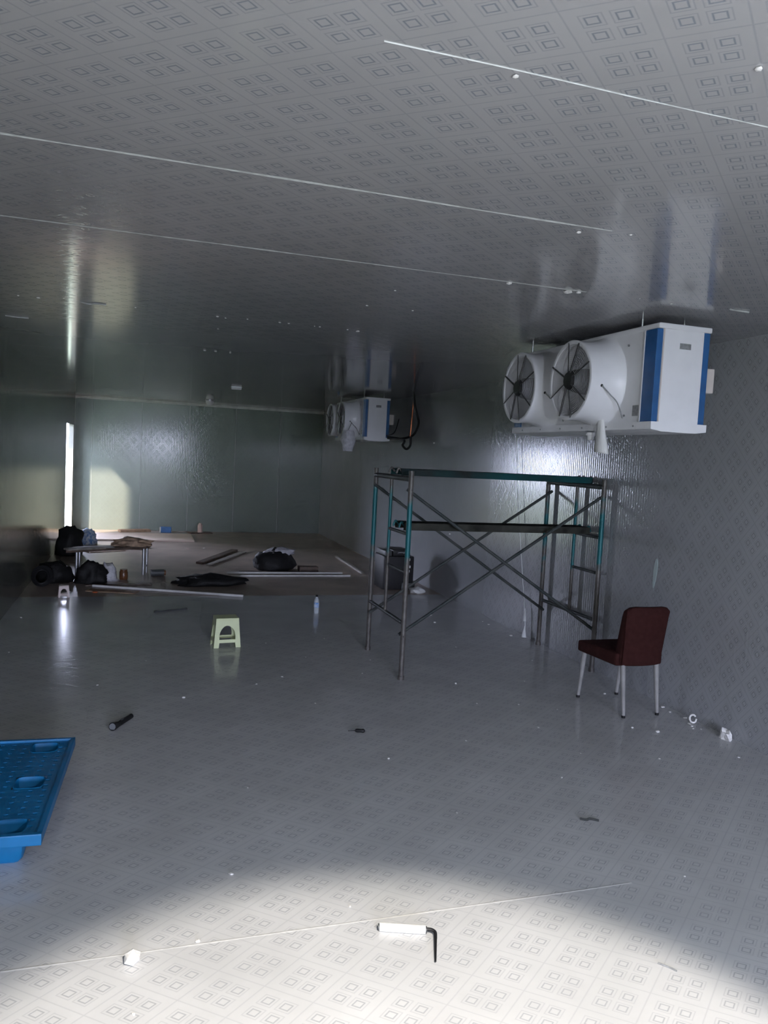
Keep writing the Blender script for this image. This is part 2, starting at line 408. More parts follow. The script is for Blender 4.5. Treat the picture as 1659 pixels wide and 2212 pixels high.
# outside the far doorway: unseen blockers added to shape sun and sky light, yard
structure(box('sun_crop_post', (XL-0.66, 14.90, -0.145), (XL-WT-0.02, DOOR0-0.002, 3.40), M_CORE), 'sun-cropping post added outside the far doorway')  # unseen post added to crop the right edge of the sun patch
structure(box('sky_block_wall', (-6.3, 4.0, -0.145), (-6.0, 19.0, 4.4), M_SKYBLOCK), 'pale wall added outside to cut the sky light at the far door')  # unseen wall added to dim the sky light reaching the far doorway
structure(box('sun_crop_roof', (XL-3.0, 14.78, 3.40), (XL-WT, 18.0, 3.46), M_STEEL), 'flat roof added outside the far door to crop the sun patch')  # unseen roof added to flatten the sun patch's top and block sky
structure(box('ground', (-60, -60, -0.30), (60, 80, -0.145), M_GROUND), 'yard ground outside')

# ------------------------------------------------------------------ unseen pendant added by the camera to cast the near floor's bright pool
LZ = 2.40
lampt = thing('added_pool_pendant', 'black shaded spot lamp added out of view to light the near floor', 'lamp', (0.60, 0.15, HR))
obj('ceiling_rose', bm_lathe(B(), [(0.001, 0), (0.05, 0), (0.05, -0.02), (0.001, -0.02)], n=20), M_BLACK, lampt, smooth=True)
obj('cord', bm_cyl(B(), (0, 0, -0.02), (0, 0, LZ+0.14-HR), 0.004), M_BLACK, lampt, smooth=True)
obj('shade', bm_lathe(B(), [(0.02, LZ+0.15-HR), (0.05, LZ+0.13-HR), (0.11, LZ+0.02-HR), (0.106, LZ+0.02-HR), (0.046, LZ+0.122-HR), (0.016, LZ+0.14-HR)], n=24, closed=True), M_BLACK, lampt, smooth=True)
ld = bpy.data.lights.new('added_pool_light', 'SPOT'); ld.energy = 690; ld.color = (1.0, 0.925, 0.81)
ld.spot_size = math.radians(65); ld.spot_blend = 0.21; ld.shadow_soft_size = 0.04
lo_ = bpy.data.objects.new('added_pool_light', ld); col.objects.link(lo_); lo_.location = (0.60, 0.15, LZ)
lo_.rotation_euler = Vector((0.03, 0.86, -2.4)).to_track_quat('-Z', 'Y').to_euler()
# two unseen fill bulbs added behind the camera; the ribbed far wall mirrors both
for bx_, by_, bw_, lab in ((-0.92, -0.55, 50, 'fill light added behind the camera, nearer the left wall'), (1.15, -0.15, 110, 'fill light added behind the camera, nearer the right wall')):
    bb = thing('fill_bulb', lab, 'lamp', (bx_, by_, HR), group='fill lights added behind the camera')
    obj('ceiling_rose', bm_lathe(B(), [(0.001, 0), (0.04, 0), (0.04, -0.02), (0.001, -0.02)], n=20), M_BLACK, bb, smooth=True)
    obj('flex', bm_cyl(B(), (0, 0, -0.02), (0, 0, 1.95-HR), 0.003), M_BLACK, bb, smooth=True)
    obj('holder', bm_lathe(B(), [(0.001, 1.955-HR), (0.014, 1.95-HR), (0.018, 1.90-HR), (0.001, 1.90-HR)], n=20), M_BLACK, bb, smooth=True)
    pl_ = bpy.data.lights.new('bulb', 'POINT'); pl_.energy = bw_; pl_.color = (0.90, 0.95, 1.0); pl_.shadow_soft_size = 0.10
    po_ = bpy.data.objects.new('bulb', pl_); col.objects.link(po_); po_.location = (bx_, by_, 1.84)

# ------------------------------------------------------------------ air coolers
def make_cooler():
    """local frame: x to the wall (0 = fan face), y away from the camera (0 = near end), z up (0 = bottom)"""
    t = thing('air_cooler', 'large white ceiling air cooler with two round fans and blue corner strips, near the chair', 'air cooler', (2.93, 3.94, 2.05), group='ceiling air coolers')
    def p(name, lo, hi, m, par=None, bev=0.004):
        return obj(name, bm_box(B(), lo, hi, bev), m, par or t)
    p('casing', (0.0, 0.012, 0.035), (0.345, 1.77, 0.60), M_WHITE)
    # folded top cover, slightly wider than the casing
    p('top_cover', (-0.008, -0.012, 0.60), (0.372, 1.79, 0.632), M_WHITE, bev=0.006)
    # shallow tray with a sloping underside
    bm = B(); y0, y1 = -0.012, 1.79
    pr = [(-0.02, 0.045), (0.382, 0.045), (0.382, 0.0), (0.30, -0.012), (0.06, -0.012), (-0.02, 0.0)]
    a = [bm.verts.new((x, y0, z)) for x, z in pr]; b = [bm.verts.new((x, y1, z)) for x, z in pr]
    for i in range(6): bm.faces.new((a[i], a[(i+1) % 6], b[(i+1) % 6], b[i]))
    bm.faces.new(a); bm.faces.new(b[::-1])
    obj('drain_pan', bm, M_WHITE, t)
    ep = p('end_panel', (0.028, -0.004, 0.045), (0.322, 0.014, 0.60), M_WHITE, bev=0.003)
    p('rating_plate', (0.150, -0.008, 0.488), (0.228, -0.003, 0.522), M_GREYLAB, ep, bev=0)
    p('rivet_strip', (0.028, -0.008, 0.045), (0.036, -0.003, 0.60), M_BEIGE, ep, bev=0)
    p('corner_strip', (-0.012, 0.0, 0.042), (0.03, 0.112, 0.598), M_BLUE, bev=0.002)
    p('corner_strip', (0.320, 0.0, 0.040), (0.368, 0.05, 0.60), M_BLUE, bev=0.002)
    p('corner_strip', (-0.012, 1.67, 0.042), (0.03, 1.775, 0.598), M_BLUE, bev=0.002)
    p('edge_strip', (-0.015, 0.112, 0.05), (0.0, 0.120, 0.598), M_WHITE, bev=0)
    p('type_plate', (-0.004, 0.15, 0.085), (0.002, 0.205, 0.15), M_GREYLAB, bev=0)
    for cyf in (0.59, 1.31):
        zc = 0.318
        prof = [(0.300, 0.0), (0.285, -0.02), (0.268, -0.07), (0.258, -0.13), (0.258, -0.195), (0.262, -0.215), (0.262, -0.232), (0.252, -0.236),
                (0.236, -0.232), (0.234, -0.205), (0.236, -0.12), (0.250, -0.05), (0.262, 0.0)]
        d = obj('fan_duct', bm_lathe(B(), prof, (0, cyf, zc), 'X', 56, closed=True), M_WHITE, t, smooth=True)
        obj('coil_face', bm_cyl(B(), (-0.004, cyf, zc), (-0.002, cyf, zc), 0.262, n=40), M_COIL, d)
        g = B()
        nr = 13
        for k in range(nr):
            R_ = 0.072+(0.232-0.072)*k/(nr-1)
            cx, seg, sd_ = -0.226, 44, 4
            rings = []
            for i in range(seg):
                th = 2*PI*i/seg
                ctr = Vector((cx-0.012*(1-R_/0.232), cyf+R_*math.cos(th), zc+R_*math.sin(th))); rad = Vector((0, math.cos(th), math.sin(th)))
                rings.append([g.verts.new(ctr+(rad*math.cos(2*PI*q/sd_)+Vector((1, 0, 0))*math.sin(2*PI*q/sd_))*0.0013) for q in range(sd_)])
            for i in range(seg):
                A_, B_ = rings[i], rings[(i+1) % seg]
                for q in range(sd_):
                    g.faces.new((A_[q], A_[(q+1) % sd_], B_[(q+1) % sd_], B_[q]))
        obj('grille', g, M_GRILLE, d, smooth='all')
        for k, (ang, rad_) in enumerate(((68, 0.007), (248, 0.007), (155, 0.006), (24, 0.004), (98, 0.0035), (205, 0.0035), (280, 0.0035), (325, 0.005))):
            th = math.radians(180-ang)
            c_, s_ = math.cos(th), math.sin(th)
            # image left is +y (far): struts as seen from the fan side
            obj('strut', bm_cyl(B(), (-0.243, cyf+0.05*-c_*-1, zc+0.05*s_), (-0.234, cyf+0.25*c_, zc+0.25*s_), rad_, n=8), M_BLKWIRE, d, smooth=True)
        obj('hub_cap', bm_lathe(B(), [(0.0005, -0.252), (0.05, -0.250), (0.062, -0.236), (0.062, -0.22), (0.0005, -0.22)], (0, cyf, zc), 'X', 28), M_BLACK, d, smooth=True)
        obj('motor', bm_lathe(B(), [(0.058, -0.225), (0.074, -0.20), (0.086, -0.12), (0.082, -0.02), (0.0005, -0.015)], (0, cyf, zc), 'X', 24), M_BLACK, d, smooth=True)
        for k in range(4):
            th = 2*PI*k/4+0.5; bm = B(); rows = []
            for i in range(6):
                rr_ = 0.055+0.165*i/5
                row = []
                for j in range(5):
                    s = (j/4-0.5); a_ = th+s*(0.75-0.15*i/5); x_ = -0.04+s*0.05
                    row.append(bm.verts.new((x_, cyf+rr_*math.cos(a_), zc+rr_*math.sin(a_))))
                rows.append(row)
            for A_, B_ in zip(rows, rows[1:]):
                for j in range(4): bm.faces.new((A_[j], A_[j+1], B_[j+1], B_[j]))
            bl = obj('fan_blade', bm, M_COIL, d, smooth='all')
            sm = bl.modifiers.new('thick', 'SOLIDIFY'); sm.thickness = 0.004
        # motor cable: leaves the duct low on the near side and runs to the casing
        y_, z_ = cyf-0.255*math.cos(0.12), zc-0.255*math.sin(0.12)
        bm_ = bm_lathe(B(), [(0.0005, -0.012), (0.009, -0.012), (0.009, 0.004), (0.0005, 0.004)], (-0.15, y_+0.008, z_-0.015), 'Y', 12)
        obj('cable_gland', bm_, M_BLACK, d, smooth=True)
        obj('motor_cable', bm_tube(B(), [(-0.15, y_-0.004, z_-0.015), (-0.10, y_-0.025, z_-0.07), (-0.05, y_-0.035, z_-0.12), (0.0, cyf-0.28, 0.075)], 0.004), M_GREYLAB, d, smooth=True)
        for (by, bz) in ((cyf-0.30, 0.53), (cyf-0.30, 0.09), (cyf+0.30, 0.53), (cyf+0.05, 0.60-0.02)):
            obj('screw', bm_cyl(B(), (-0.006, by, bz), (0.002, by, bz), 0.007, n=8), M_GREYLAB, t, smooth=True)
    for k in range(6):
        yy = 0.16+0.29*k
        obj('screw', bm_cyl(B(), (-0.024, yy, 0.02), (-0.018, yy, 0.02), 0.006, n=8), M_GREYLAB, t, smooth=True)
    for hx, hy in ((0.02, 0.20), (0.02, 1.60), (0.33, 0.20), (0.33, 1.60)):
        obj('hanger_rod', bm_cyl(B(), (hx, hy, 0.62), (hx, hy, HR-2.05), 0.006, n=8), M_STEEL, t, smooth=True)
    # terminal box on the wall side, pipe stub and drain elbow
    p('terminal_box', (0.366, 0.03, 0.245), (0.448, 0.10, 0.395), M_BEIGE, bev=0.006)
    obj('pipe_stub', bm_cyl(B(), (0.36, 0.06, 0.052), (0.425, 0.05, 0.035), 0.018, 0.014), M_BLACK, t, smooth=True)
    obj('drain_fitting', bm_lathe(B(), [(0.0005, -0.012), (0.03, -0.012), (0.03, -0.03), (0.022, -0.034), (0.022, -0.06), (0.017, -0.064), (0.0005, -0.064)], (0.0, 0.66, 0.0), 'Z', 20), M_WHITE, t, smooth=True)
    return t
cooler = make_cooler()
cooler2 = copy_tree(cooler); cooler2.location = (3.195, 11.05, 2.045)
cooler2['label'] = 'smaller-looking white ceiling air cooler further back, plastic bag and pipes beside it'
# limp white hose sleeve under the near cooler
bm = B(); rows = []
for k in range(9):
    t = k/8; z = 2.14-0.235*t; rx = 0.014+0.022*t; ry = 0.016+0.055*t
    rows.append([bm.verts.new((2.895+rx*math.cos(a)*(1+0.15*math.sin(3*a+4*t)), 4.43-0.02*t+ry*math.sin(a), z+0.012*math.sin(a)*t)) for a in [2*PI*i/16 for i in range(16)]])
for a, b in zip(rows, rows[1:]):
    for i in range(16): bm.faces.new((a[i], a[(i+1) % 16], b[(i+1) % 16], b[i]))
bm.faces.new(rows[0]); bm.faces.new(rows[-1][::-1])
tag(obj('drain_sleeve', bm, M_LAMP, smooth='all'), 'limp white cone-shaped sleeve hanging under the near air cooler', 'sleeve')
# clear plastic bag hanging in front of the far cooler
bm = B(); rows = []
for k in range(11):
    t = k/10; z = 2.175-0.315*t
    row = []
    for i in range(18):
        a = 2*PI*i/18; wv = 1+0.18*noise.noise(Vector((math.cos(a)*2, math.sin(a)*2, t*5)))
        sx_ = 0.075+0.035*math.sin(PI*min(t*1.1, 1))
        row.append(bm.verts.new((2.975+sx_*1.0*math.cos(a)*wv, 11.18+0.10*math.sin(a)*wv, z)))
    rows.append(row)
for a, b in zip(rows, rows[1:]):
    for i in range(18): bm.faces.new((a[i], a[(i+1) % 18], b[(i+1) % 18], b[i]))
bm.faces.new(rows[-1][::-1])
pb = thing('plastic_bag', 'crinkled clear plastic bag hanging under the far air cooler', 'plastic bag')
obj('bag_body', bm, M_FILM, pb, smooth='all')
obj('bag_handle', bm_tube(B(), [(2.96, 11.18, 2.16), (3.02, 11.28, 2.24), (3.07, 11.38, 2.30)], 0.004, 6), M_BLACK, pb, smooth=True)
# refrigerant pipes of the far cooler
def pp(x, z, k): return (x*k, 10.9*k, 1.8+(z-1.8)*k)
pl = thing('refrigerant_pipes', 'black lagged pipe loop and bare copper pipe beside the far air cooler', 'pipes')
obj('lagged_pipe', bm_tube(B(), [pp(3.873, 2.70, .945)[:2]+(HR,), pp(3.90, 2.60, .945), pp(3.955, 2.43, .945), pp(3.975, 2.32, .95), pp(3.90, 2.15, .96), pp(3.70, 2.085, .98), (3.545, 11.07, 2.088)], 0.017, 10), M_BLACK, pl, smooth=True)
obj('trap_bend', bm_tube(B(), [(3.545, 11.09, 2.105), pp(3.754, 2.073, .97), pp(3.744, 1.989, .965), pp(3.806, 1.937, .96), pp(3.862, 1.996, .955), pp(3.862, 2.13, .955)], 0.017, 10), M_BLACK, pl, smooth=True)
obj('copper_pipe', bm_tube(B(), [pp(3.876, 2.645, .95)[:2]+(HR,), pp(3.876, 2.60, .95), pp(3.862, 2.3, .955), pp(3.853, 2.12, .955)], 0.009, 8), M_COPPER, pl, smooth=True)
obj('control_cable', bm_tube(B(), [(3.52, 11.10, 2.12), pp(3.60, 2.17, .99), pp(3.665, 2.377, .985)], 0.008, 6), M_BLACK, pl, smooth=True)

# ------------------------------------------------------------------ scaffold
PR = 0.0215
XA, XB, Y0, Y1 = 2.08, 3.868, 5.80, 6.76
scf = thing('scaffold', 'worn teal steel pipe scaffold with crossed braces standing along the right wall', 'scaffold', (0, 0, 0))
for x, ym in ((XA, 6.30), (XB, 6.23)):
    for y in (Y0, Y1):
        po = obj('post', bm_cyl(B(), (x, y, 0), (x, y, 1.70), PR, n=14), M_SCAF, scf, smooth=True)
        obj('base_collar', bm_cyl(B(), (x, y, 0.0), (x, y, 0.03), PR+0.006, n=14), M_SCAF, po, smooth=True)
        for z in (0.36, 1.55):
            obj('brace_pin', bm_cyl(B(), (x-0.0, y-0.034, z), (x, y+0.034, z), 0.008, n=8), M_SCAF, po, smooth=True)
    obj('inner_post', bm_cyl(B(), (x, ym, 0.47), (x, ym, 1.62), 0.015, n=12), M_SCAF, scf, smooth=True)
    obj('top_bar', bm_cyl(B(), (x, Y0, 1.635), (x, Y1, 1.635), PR, n=12), M_BRACE, scf, smooth=True)
    obj('lower_rung', bm_cyl(B(), (x, Y0, 0.46), (x, Y1, 0.46), 0.016, n=12), M_BRACE, scf, smooth=True)
    obj('short_rung', bm_cyl(B(), (x, Y0, 0.875), (x, ym, 0.875), 0.013, n=12), M_BRACE, scf, smooth=True)
    obj('middle_rung', bm_cyl(B(), (x, Y0, 1.19), (x, ym, 1.19), 0.014, n=12), M_BRACE, scf, smooth=True)
for y, dy in ((Y0, 0.026), (Y1, -0.026)):
    for k, (za, zb) in enumerate(((1.55, 0.36), (0.36, 1.55))):
        o_ = dy*(1.0 if k == 0 else 1.9)
        obj('cross_brace', bm_cyl(B(), (XA-0.02, y+o_, za), (XB+0.02, y+o_, zb), 0.0135, n=10), M_BRACE, scf, smooth=True)
def board(name, a, b, wd, th, m, label=None, cat=None, bend=0.0, group=None):
    """a plank from a to b (points on its underside)"""
    a, b = Vector(a), Vector(b); d = b-a; L = d.length; d.normalize()
    s = Vector((-d.y, d.x, 0)).normalized(); n = d.cross(s)
    if n.z < 0: n = -n
    bm = B(); N = 8; rows = []
    rg = random.Random(hash((round(a.x, 2), round(b.y, 2))) & 255)
    for i in range(N+1):
        t = i/N; c = a+d*L*t + n*(bend*math.sin(PI*t)); k = wd/2*(1+0.03*(rg.random()-.5))
        rows.append([bm.verts.new(c-s*k), bm.verts.new(c+s*k), bm.verts.new(c+s*k+n*th), bm.verts.new(c-s*k+n*th)])
    for p, q in zip(rows, rows[1:]):
        for j in range(4): bm.faces.new((p[j], p[(j+1) % 4], q[(j+1) % 4], q[j]))
    bm.faces.new(rows[0]); bm.faces.new(rows[-1][::-1])
    for v in bm.verts: v.co -= a
    o = obj(name, bm, m, loc=a)
    if label: tag(o, label, cat, group)
    return o
def deck_board(name, m, m2, lo, hi, label):
    """pressed steel deck: a shallow tray with turned-down edges and hooked ends"""
    t = thing(name, label, 'deck board', ((lo[0]+hi[0])/2, (lo[1]+hi[1])/2, lo[2]))
    hx, hy, h = (hi[0]-lo[0])/2, (hi[1]-lo[1])/2, hi[2]-lo[2]
    obj('tread', bm_box(B(), (-hx, -hy, h-0.008), (hx, hy, h), 0.002), m, t)
    for s in (-1, 1):
        obj('side_flange', bm_box(B(), (-hx, s*hy-0.006, 0.0), (hx, s*hy+0.006, h), 0.002), m, t)
        for q in (-1, 1):
            obj('hook', bm_tube(B(), [(s*(hx-0.02), q*hy*0.7, h*0.5), (s*(hx+0.01), q*hy*0.7, h+0.004), (s*(hx+0.03), q*hy*0.7, h*0.3)], 0.009, 8), m2, t, smooth=True)
    return t
deck_board('scaffold_deck', M_SCAFTOP, M_SCAF, (XA-0.01, 6.02, 1.657), (XB+0.02, 6.30, 1.712), 'dark teal deck board lying across the top of the scaffold')
deck_board('scaffold_deck', M_PLANK, M_SCAF, (XA+0.02, 5.98, 1.205), (XB-0.0, 6.20, 1.265), 'grubby grey deck board halfway up the scaffold')

# ------------------------------------------------------------------ chair by the right wall
ch = thing('dining_chair', 'dark brown upholstered chair with pale legs seen from behind by the right wall', 'chair', (0, 0, 0))
bm = B()
# padded back: grid with rounded top corners, leaning towards the camera
NX, NZ = 10, 12
def backp(u, v, front):
    hw = 0.188-0.014*(1-v); top = 0.815
    z = 0.375+(top-0.375)*v
    k = max(0, v-0.82)/0.18; e_ = abs(u)
    z -= 0.05*max(0, e_-0.72)/0.28*k*(e_-0.3)
    x = 3.535+hw*u+0.02*v
    y = 4.655-0.035*v + 0.055*u*u*0.6
    th = 0.095-0.045*v
    return Vector((x, y+(th if front else 0) , z))
fr = [[bm.verts.new(backp(-1+2*i/NX, j/NZ, True)) for i in range(NX+1)] for j in range(NZ+1)]
bk = [[bm.verts.new(backp(-1+2*i/NX, j/NZ, False)) for i in range(NX+1)] for j in range(NZ+1)]
for j in range(NZ):
    for i in range(NX):
        bm.faces.new((fr[j][i], fr[j][i+1], fr[j+1][i+1], fr[j+1][i])); bm.faces.new((bk[j][i+1], bk[j][i], bk[j+1][i], bk[j+1][i+1]))
    bm.faces.new((bk[j][0], fr[j][0], fr[j+1][0], bk[j+1][0])); bm.faces.new((fr[j][NX], bk[j][NX], bk[j+1][NX], fr[j+1][NX]))
for i in range(NX):
    bm.faces.new((bk[NZ][i], bk[NZ][i+1], fr[NZ][i+1], fr[NZ][i])); bm.faces.new((bk[0][i+1], bk[0][i], fr[0][i], fr[0][i+1]))
bo = obj('backrest', bm, M_FABRIC, ch, smooth='all')
bv = bo.modifiers.new('soft', 'BEVEL'); bv.width = 0.014; bv.segments = 3; bv.limit_method = 'ANGLE'; bv.angle_limit = math.radians(45)
bm = B()
A_ = [(3.335, 4.70), (3.735, 4.70), (3.735, 5.17), (3.305, 5.17)]
lo_v = [bm.verts.new((x, y, 0.37)) for x, y in A_]; hi_v = [bm.verts.new((x, y, 0.455 if y > 5 else 0.465)) for x, y in A_]
for i in range(4): bm.faces.new((lo_v[i], lo_v[(i+1) % 4], hi_v[(i+1) % 4], hi_v[i]))
bm.faces.new(lo_v[::-1]); bm.faces.new(hi_v)
bmesh.ops.bevel(bm, geom=bm.edges[:], offset=0.02, segments=3, profile=0.6, affect='EDGES')
obj('seat', bm, M_FABRIC, ch, smooth=True)
tube('seam_piping', [(3.368, 4.672, 0.385), (3.366, 4.655, 0.55), (3.362, 4.648, 0.70), (3.364, 4.645, 0.795)], 0.003, M_FABRIC, ch, 6)
for (bx, by), (tx, ty) in (((3.40, 4.655), (3.395, 4.70)), ((3.70, 4.67), (3.69, 4.71)), ((3.33, 5.15), (3.345, 5.12)), ((3.69, 5.165), (3.69, 5.12))):
    lg = obj('leg', bm_cyl(B(), (bx, by, 0.012), (tx, ty, 0.385), 0.013, 0.021, 14), M_LEG, ch, smooth=True)
    obj('foot_cap', bm_cyl(B(), (bx, by, 0.0), (bx, by, 0.018), 0.0145, n=14), M_BLACK, lg, smooth=True)

# ------------------------------------------------------------------ blue pallet at the left edge
pt = thing('plastic_pallet', 'blue plastic pallet on stub feet at the left edge of the room', 'pallet', (-0.36, 3.40, 0.0), math.radians(-2.6))
PLX, PLY, PZ = 0.86, 1.10, 0.15
fx = [-0.13, -0.43, -0.73]; fy = [0.10, 0.55, 1.00]
bm = B()
cs = 0.018; NXc, NYc = 43, 55
def cup(i, j):
    x = -PLX+PLX*(i+.5)/NXc; y = PLY*(j+.5)/NYc
    return any(abs(x-a) < 0.066 and abs(y-b) < 0.066 for a in fx for b in fy)
gv = {}
def vtx(i, j, z):
    k = (i, j, z)
    if k not in gv: gv[k] = bm.verts.new((-PLX+PLX*i/NXc, PLY*j/NYc, z))
    return gv[k]
for i in range(NXc):
    for j in range(NYc):
        if cup(i, j): continue
        # open lattice between ribs: every third cell sunk
        sunk = (i % 3 == 1 and j % 3 == 1)
        z = PZ-0.012
        if sunk:
            q = [vtx(i, j, z), vtx(i+1, j, z), vtx(i+1, j+1, z), vtx(i, j+1, z)]
            b_ = [bm.verts.new((v.co.x, v.co.y, z-0.02)) for v in q]
            for k in range(4): bm.faces.new((q[k], q[(k+1) % 4], b_[(k+1) % 4], b_[k]))
            bm.faces.new(b_)
        else:
            bm.faces.new((vtx(i, j, z), vtx(i+1, j, z), vtx(i+1, j+1, z), vtx(i, j+1, z)))
obj('deck', bm, M_PALLET, pt)
for lo, hi in (((-PLX-0.012, -0.012, PZ-0.05), (0.012, 0.012, PZ)), ((-PLX-0.012, PLY-0.012, PZ-0.05), (0.012, PLY+0.012, PZ)),
               ((-0.012, 0.0, PZ-0.05), (0.012, PLY, PZ)), ((-PLX-0.012, 0.0, PZ-0.05), (-PLX+0.012, PLY, PZ))):
    obj('rim', bm_box(B(), lo, hi, 0.004), M_PALLET, pt)
for a in fx:
    for b in fy:
        bm = B(); prof = [(0.068, PZ-0.012), (0.066, PZ-0.04), (0.055, 0.02), (0.045, 0.0), (0.0, 0.0)]
        rows = []
        def sq(r, z):
            out = []
            for i in range(24):
                th = 2*PI*i/24; c_, s_ = math.cos(th), math.sin(th)
                k = r/ (abs(c_)**5+abs(s_)**5)**(1/5)
                out.append((a+k*c_, b+k*s_, z))
            return out
        for r_, z_ in ((0.070, PZ-0.012), (0.067, 0.06), (0.058, 0.015), (0.045, 0.0)): rows.append([bm.verts.new(q) for q in sq(r_, z_)])
        for r_, z_ in ((0.041, 0.006), (0.052, 0.02), (0.061, 0.06), (0.066, PZ-0.010)): rows.append([bm.verts.new(q) for q in sq(r_, z_)])
        for p_, q_ in zip(rows, rows[1:]+rows[:1]):
            if p_ is rows[3]: continue
            for i in range(24): bm.faces.new((p_[i], p_[(i+1) % 24], q_[(i+1) % 24], q_[i]))
        bm.faces.new(rows[3][::-1]); bm.faces.new(rows[4])
        obj('foot', bm, M_PALLET, pt, smooth=True)

# ------------------------------------------------------------------ step stools
def stool(name, label, loc, rz, s, m, group):
    t = thing(name, label, 'stool', loc, rz, group)
    W, H_, D_ = 0.245*s, 0.262*s, 0.20*s
    def panel(half, w_top, w_bot, foot):
        out = [(-w_bot/2, 0), (-w_bot/2+foot, 0), (-w_bot/2+foot+0.006*s, 0.045*s)]
        n = 6
        out += [(w_bot/2-foot-0.006*s, 0.045*s), (w_bot/2-foot, 0), (w_bot/2, 0), (w_top/2, H_), (-w_top/2, H_)]
        r_ = 0.30*w_bot; hole = [(-r_, 0.085*s)]
        hole = [(r_*math.cos(PI*i/14), 0.095*s+0.40*H_*math.sin(PI*i/14)) for i in range(15)]
        hole = [(r_, 0.075*s)] + hole + [(-r_, 0.075*s)]
        return out, hole
    o, h = panel(0, 0.205*s, W, 0.045*s)
    for sgn in (-1, 1):
        fn = lambda u, v, d, sgn=sgn: Vector((u, sgn*(D_/2-0.02*s*v/H_)-sgn*d, v))
        obj('front_panel' if sgn < 0 else 'back_panel', bm_prism(B(), o, [h[::-1]], fn, 0.012*s), m, t)
    o2, h2 = panel(0, 0.15*s, D_, 0.04*s)
    for sgn in (-1, 1):
        fn = lambda u, v, d, sgn=sgn: Vector((sgn*(W/2-0.02*s*v/H_)-sgn*d, u, v))
        obj('side_panel', bm_prism(B(), o2, [h2[::-1]], fn, 0.012*s), m, t)
    obj('top', bm_box(B(), (-0.104*s, -0.084*s, H_-0.012*s), (0.104*s, 0.084*s, H_+0.006*s), 0.004*s), m, t)
    return t
stool('step_stool', 'pale lime plastic step stool with an arched opening, standing in mid floor', (0.80, 7.065, 0), math.radians(5), 1.0, M_STOOL, None)
stool('step_stool', 'tiny pale pink stool in the dark beside the black coil on the left', (-0.79, 9.50, 0), math.radians(8), 0.5, M_PINK, None)

# ------------------------------------------------------------------ small things on the floor
# paint roller
r = thing('paint_roller', 'white paint roller with a black bent handle on the bright near floor', 'paint roller', (0, 0, 0))
a, b = Vector((0.920, 2.655, 0.016)), Vector((1.085, 2.597, 0.016))
obj('roller_sleeve', bm_cyl(B(), a, b, 0.0155, n=24), M_ROLLER, r, smooth=True)
obj('end_cap', bm_cyl(B(), b, b+(b-a).normalized()*0.005, 0.013, n=20), M_GREYPL, r, smooth=True)
obj('far_cap', bm_cyl(B(), a-(b-a).normalized()*0.006, a, 0.011, n=20), M_GREYPL, r, smooth=True)
obj('wire_arm', bm_tube(B(), [b+Vector((0.003, -0.001, 0.003)), b+Vector((0.022, -0.010, 0.003)), b+Vector((0.030, -0.024, 0.0)), (1.106, 2.545, 0.011)], 0.0065, 8), M_BLACK, r, smooth=True)
obj('grip', bm_cyl(B(), (1.110, 2.556, 0.011), (1.060, 2.428, 0.007), 0.0062, 0.0035, n=12), M_BLACK, r, smooth=True)
# torch
tt = thing('torch', 'black hand torch lying on the floor beyond the blue pallet', 'torch', (-0.098, 5.02, 0.018), math.radians(62))
obj('barrel', bm_cyl(B(), (0.03, 0, 0), (0.20, 0, 0), 0.0165, n=16), M_BLACK, tt, smooth=True)
obj('head', bm_cyl(B(), (-0.035, 0, 0.008), (0.04, 0, 0), 0.0265, 0.0165, n=18), M_BLACK, tt, smooth=True)
obj('lens', bm_cyl(B(), (-0.037, 0, 0.008), (-0.034, 0, 0.008), 0.022, n=18), M_GLASS, tt, smooth=True)
obj('switch', bm_box(B(), (0.07, -0.006, 0.014), (0.095, 0.006, 0.020), 0.002), M_GREYPL, tt)
# screwdriver
s_ = thing('screwdriver', 'small black screwdriver lying in the middle of the floor', 'screwdriver', (1.395, 4.705, 0.012), math.radians(-19))
obj('handle', bm_lathe(B(), [(0.0005, -0.005), (0.009, -0.003), (0.0125, 0.01), (0.011, 0.035), (0.0125, 0.05), (0.006, 0.06), (0.0005, 0.06)], (0, 0, 0), 'X', 14), M_BLACK, s_, smooth=True)
obj('blade', bm_cyl(B(), (-0.05, 0, -0.006), (0.0, 0, 0), 0.003, n=8), M_BLKWIRE, s_, smooth=True)
# dark scrap
tag(tube('cable_scrap', [(2.20, 3.305, 0.006), (2.225, 3.285, 0.006), (2.25, 3.292, 0.006), (2.285, 3.265, 0.006)], 0.006, M_GREYPL, n=6), 'short dark cable offcut on the floor to the right', 'cable')
tag(tube('cable_scrap', [(1.86, 2.235, 0.003), (1.885, 2.205, 0.003), (1.90, 2.18, 0.003)], 0.003, M_GREYLAB, n=6), 'thin grey wire offcut on the near floor at lower right', 'cable')
# water bottle
bt = thing('water_bottle', 'small clear water bottle with a blue label and dark cap standing on the floor', 'bottle', (1.955, 8.40, 0))
obj('body', bm_lathe(B(), [(0.0005, 0.0), (0.026, 0.0), (0.029, 0.006), (0.029, 0.14), (0.022, 0.165), (0.012, 0.182), (0.012, 0.19), (0.0005, 0.19)], n=20), M_PET, bt, smooth=True)
obj('label_band', bm_lathe(B(), [(0.0295, 0.07), (0.0297, 0.07), (0.0297, 0.125), (0.0295, 0.125)], n=20, closed=True), M_BLUEBAG, bt, smooth=True)
obj('cap', bm_cyl(B(), (0, 0, 0.19), (0, 0, 0.21), 0.014, n=16), M_BLACK, bt, smooth=True)

